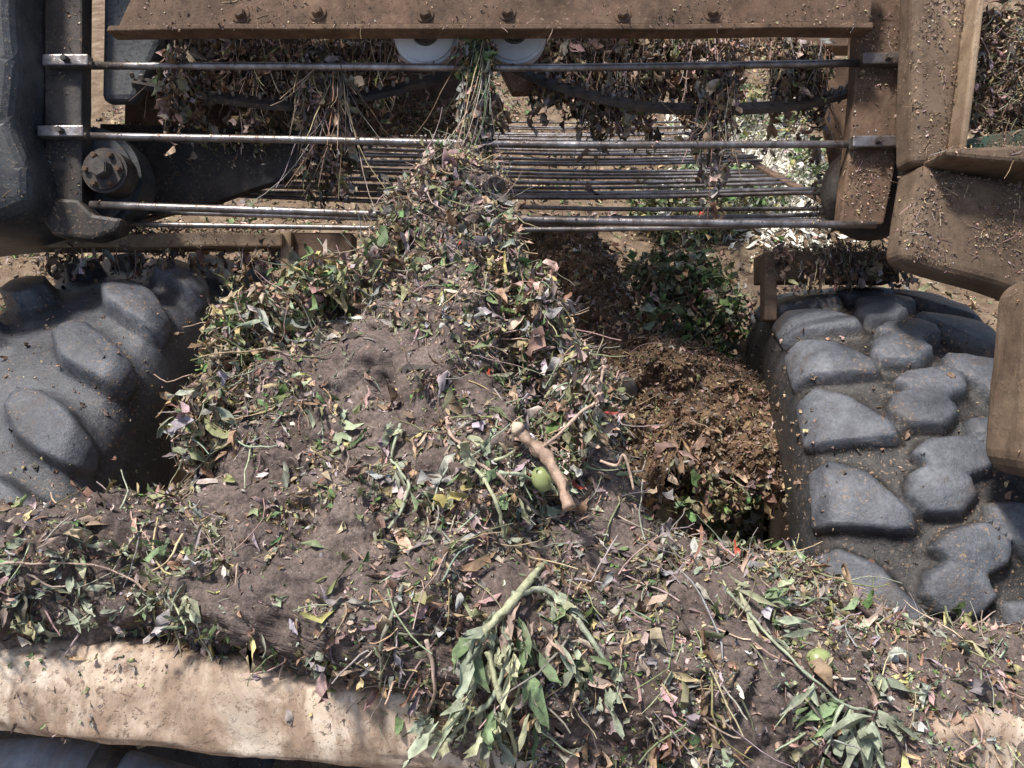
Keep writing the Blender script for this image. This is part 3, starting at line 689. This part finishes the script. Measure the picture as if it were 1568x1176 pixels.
weeds('green_weeds',[((.48,2.35,.32),(.16,.10,.08),500),((.60,2.32,.20),(.10,.1,.14),500),((.44,2.3,.18),(.10,.1,.12),400),((.52,2.25,.06),(.12,.08,.06),260)],GW,.034)
weeds('low_weeds',[((.50,1.98,-.42),(.14,.12,.14),380),((.42,1.85,-.42),(.10,.1,.08),160),((.60,2.0,-.28),(.05,.06,.14),180),((.44,1.74,-.25),(.10,.05,.05),100)],dict(green=3.5,olive=2.5,sage=1,brown=3,tan=1.2,dk=1.5),.028)

# ---------------------------------------------------------------- put the machine in the world (nose-down working attitude)
for ob in list(scene.objects):
    if ob.parent is None: ob.matrix_world=M@ob.matrix_world

# ---------------------------------------------------------------- ground in world coordinates
n=260; t=np.linspace(-1,1,n); s=np.sign(t)*(abs(t)**3*150+abs(t)*5)
X,Y=np.meshgrid(s,s+3.5,indexing='xy')
Z=np.array([.07*fr((x,y,0),1.3,4)*max(0,1-abs(x)/30) if abs(x)<30 and abs(y)<30 else 0 for x,y in zip(X.ravel(),Y.ravel())])
gV=np.stack([X.ravel(),Y.ravel(),Z],1); gF=grid_faces(n,n)
mkobj('ground',gV,gF,'ground')
def gz(P): 
    P[:,2]=[.07*fr((p[0],p[1],0),1.3,4)+.004 for p in P]; return P
ga=Acc(); n=30000
P=gz(np.stack([rng.uniform(-3,3.4,n),rng.uniform(1.2,8,n),np.zeros(n)],1))
l=rng.gamma(5,.007,n); up=np.tile([0,0,1.],(n,1))
leaves(ga,P,up,l,l*rng.uniform(.3,.7,n),palette(n,dict(tan=3,brown=4,pink=1.5,olive=1.5,green=1.2,dk=2,grey=1)),bw=0,tilt=.4)
stems(ga,P[:3000],up[:3000],rng.gamma(5,.02,3000),.0013,palette(3000,dict(tan=4,brown=3,olive=1)),bw=0)
ga.build('ground_litter')
# added straw patch, near-white colour stands in for blown-out sunlight on the ground
ga=Acc(); n=9000
P=gz(np.stack([rng.normal(1.55,.17,n),rng.normal(4.8,.42,n),np.zeros(n)],1)); P[:,2]+=rng.uniform(0,.03,n)
l=rng.gamma(6,.013,n); leaves(ga,P,np.tile([0,0,1.],(n,1)),l,l*rng.uniform(.12,.3,n),np.array([(.92,.88,.76)])*rng.uniform(.75,1.08,(n,1)),bw=0,tilt=.3)
ga.build('sun_glare_straw')
GLAREW=dict(green=3,olive=3,sage=5,yel=2.5,white=1.2)  # pale leaf mix, sun glare put into the plant colours
weeds('sunlit_tomato_plants',[((1.0,4.0,.15),(.35,.25,.18),1100),((1.25,4.5,.1),(.25,.35,.15),600),((1.7,5.5,.1),(.4,.4,.18),600),((1.45,4.2,.12),(.16,.18,.12),260),((1.85,4.6,.1),(.15,.4,.14),300)],GLAREW,.05,True)
tomato_at((1.02,3.78,.20),.026,(0,0,1),'red_tomato','redtom')

# unseen box added above the conveyor to block sun behind the rods
hb=empty('sun_blocker')
def wbox(name,x0,x1,y0,y1,z0,z1,mat):
    bm=bmesh.new(); bmesh.ops.create_cube(bm,size=1)
    for v in bm.verts: v.co=Vector((x0+(v.co.x+.5)*(x1-x0),y0+(v.co.y+.5)*(y1-y0),z0+(v.co.z+.5)*(z1-z0)))
    bmesh.ops.bevel(bm,geom=list(bm.edges),offset=.02,segments=2,affect='EDGES'); return bm_obj(name,bm,mat,hb)
wbox('shade_box',-2.2,.0,1.82,3.3,1.98,2.5,'brownp')

# ---------------------------------------------------------------- light
dl=Vector((-.34,-.52,.76)).normalized(); tosun=(M.to_3x3()@dl).normalized()
el=math.asin(tosun.z)
sd=bpy.data.lights.new('sun','SUN'); sd.energy=5.0; sd.angle=math.radians(7); sd.color=(1,.955,.90)
so=bpy.data.objects.new('sun',sd); scene.collection.objects.link(so)
so.rotation_euler=(-tosun).to_track_quat('-Z','Y').to_euler()
w=bpy.data.worlds.new('World'); scene.world=w; w.use_nodes=True; nt=w.node_tree
bg=nt.nodes['Background']; sk=nt.nodes.new('ShaderNodeTexSky'); sk.sky_type='NISHITA'; sk.sun_disc=False
sk.sun_elevation=el; sk.sun_rotation=math.atan2(tosun.x,tosun.y); sk.dust_density=3
nt.links.new(sk.outputs[0],bg.inputs[0]); bg.inputs[1].default_value=.15

cd=bpy.data.cameras.new('camera'); co=bpy.data.objects.new('camera',cd); scene.collection.objects.link(co)
cd.sensor_width=36; cd.lens=27.55; cd.clip_start=.05; cd.clip_end=500
co.location=(0,0,HC); co.rotation_euler=(math.pi/2-PITCH,0,0); scene.camera=co
scene.view_settings.view_transform='Standard'; scene.view_settings.look='None'; scene.view_settings.exposure=0
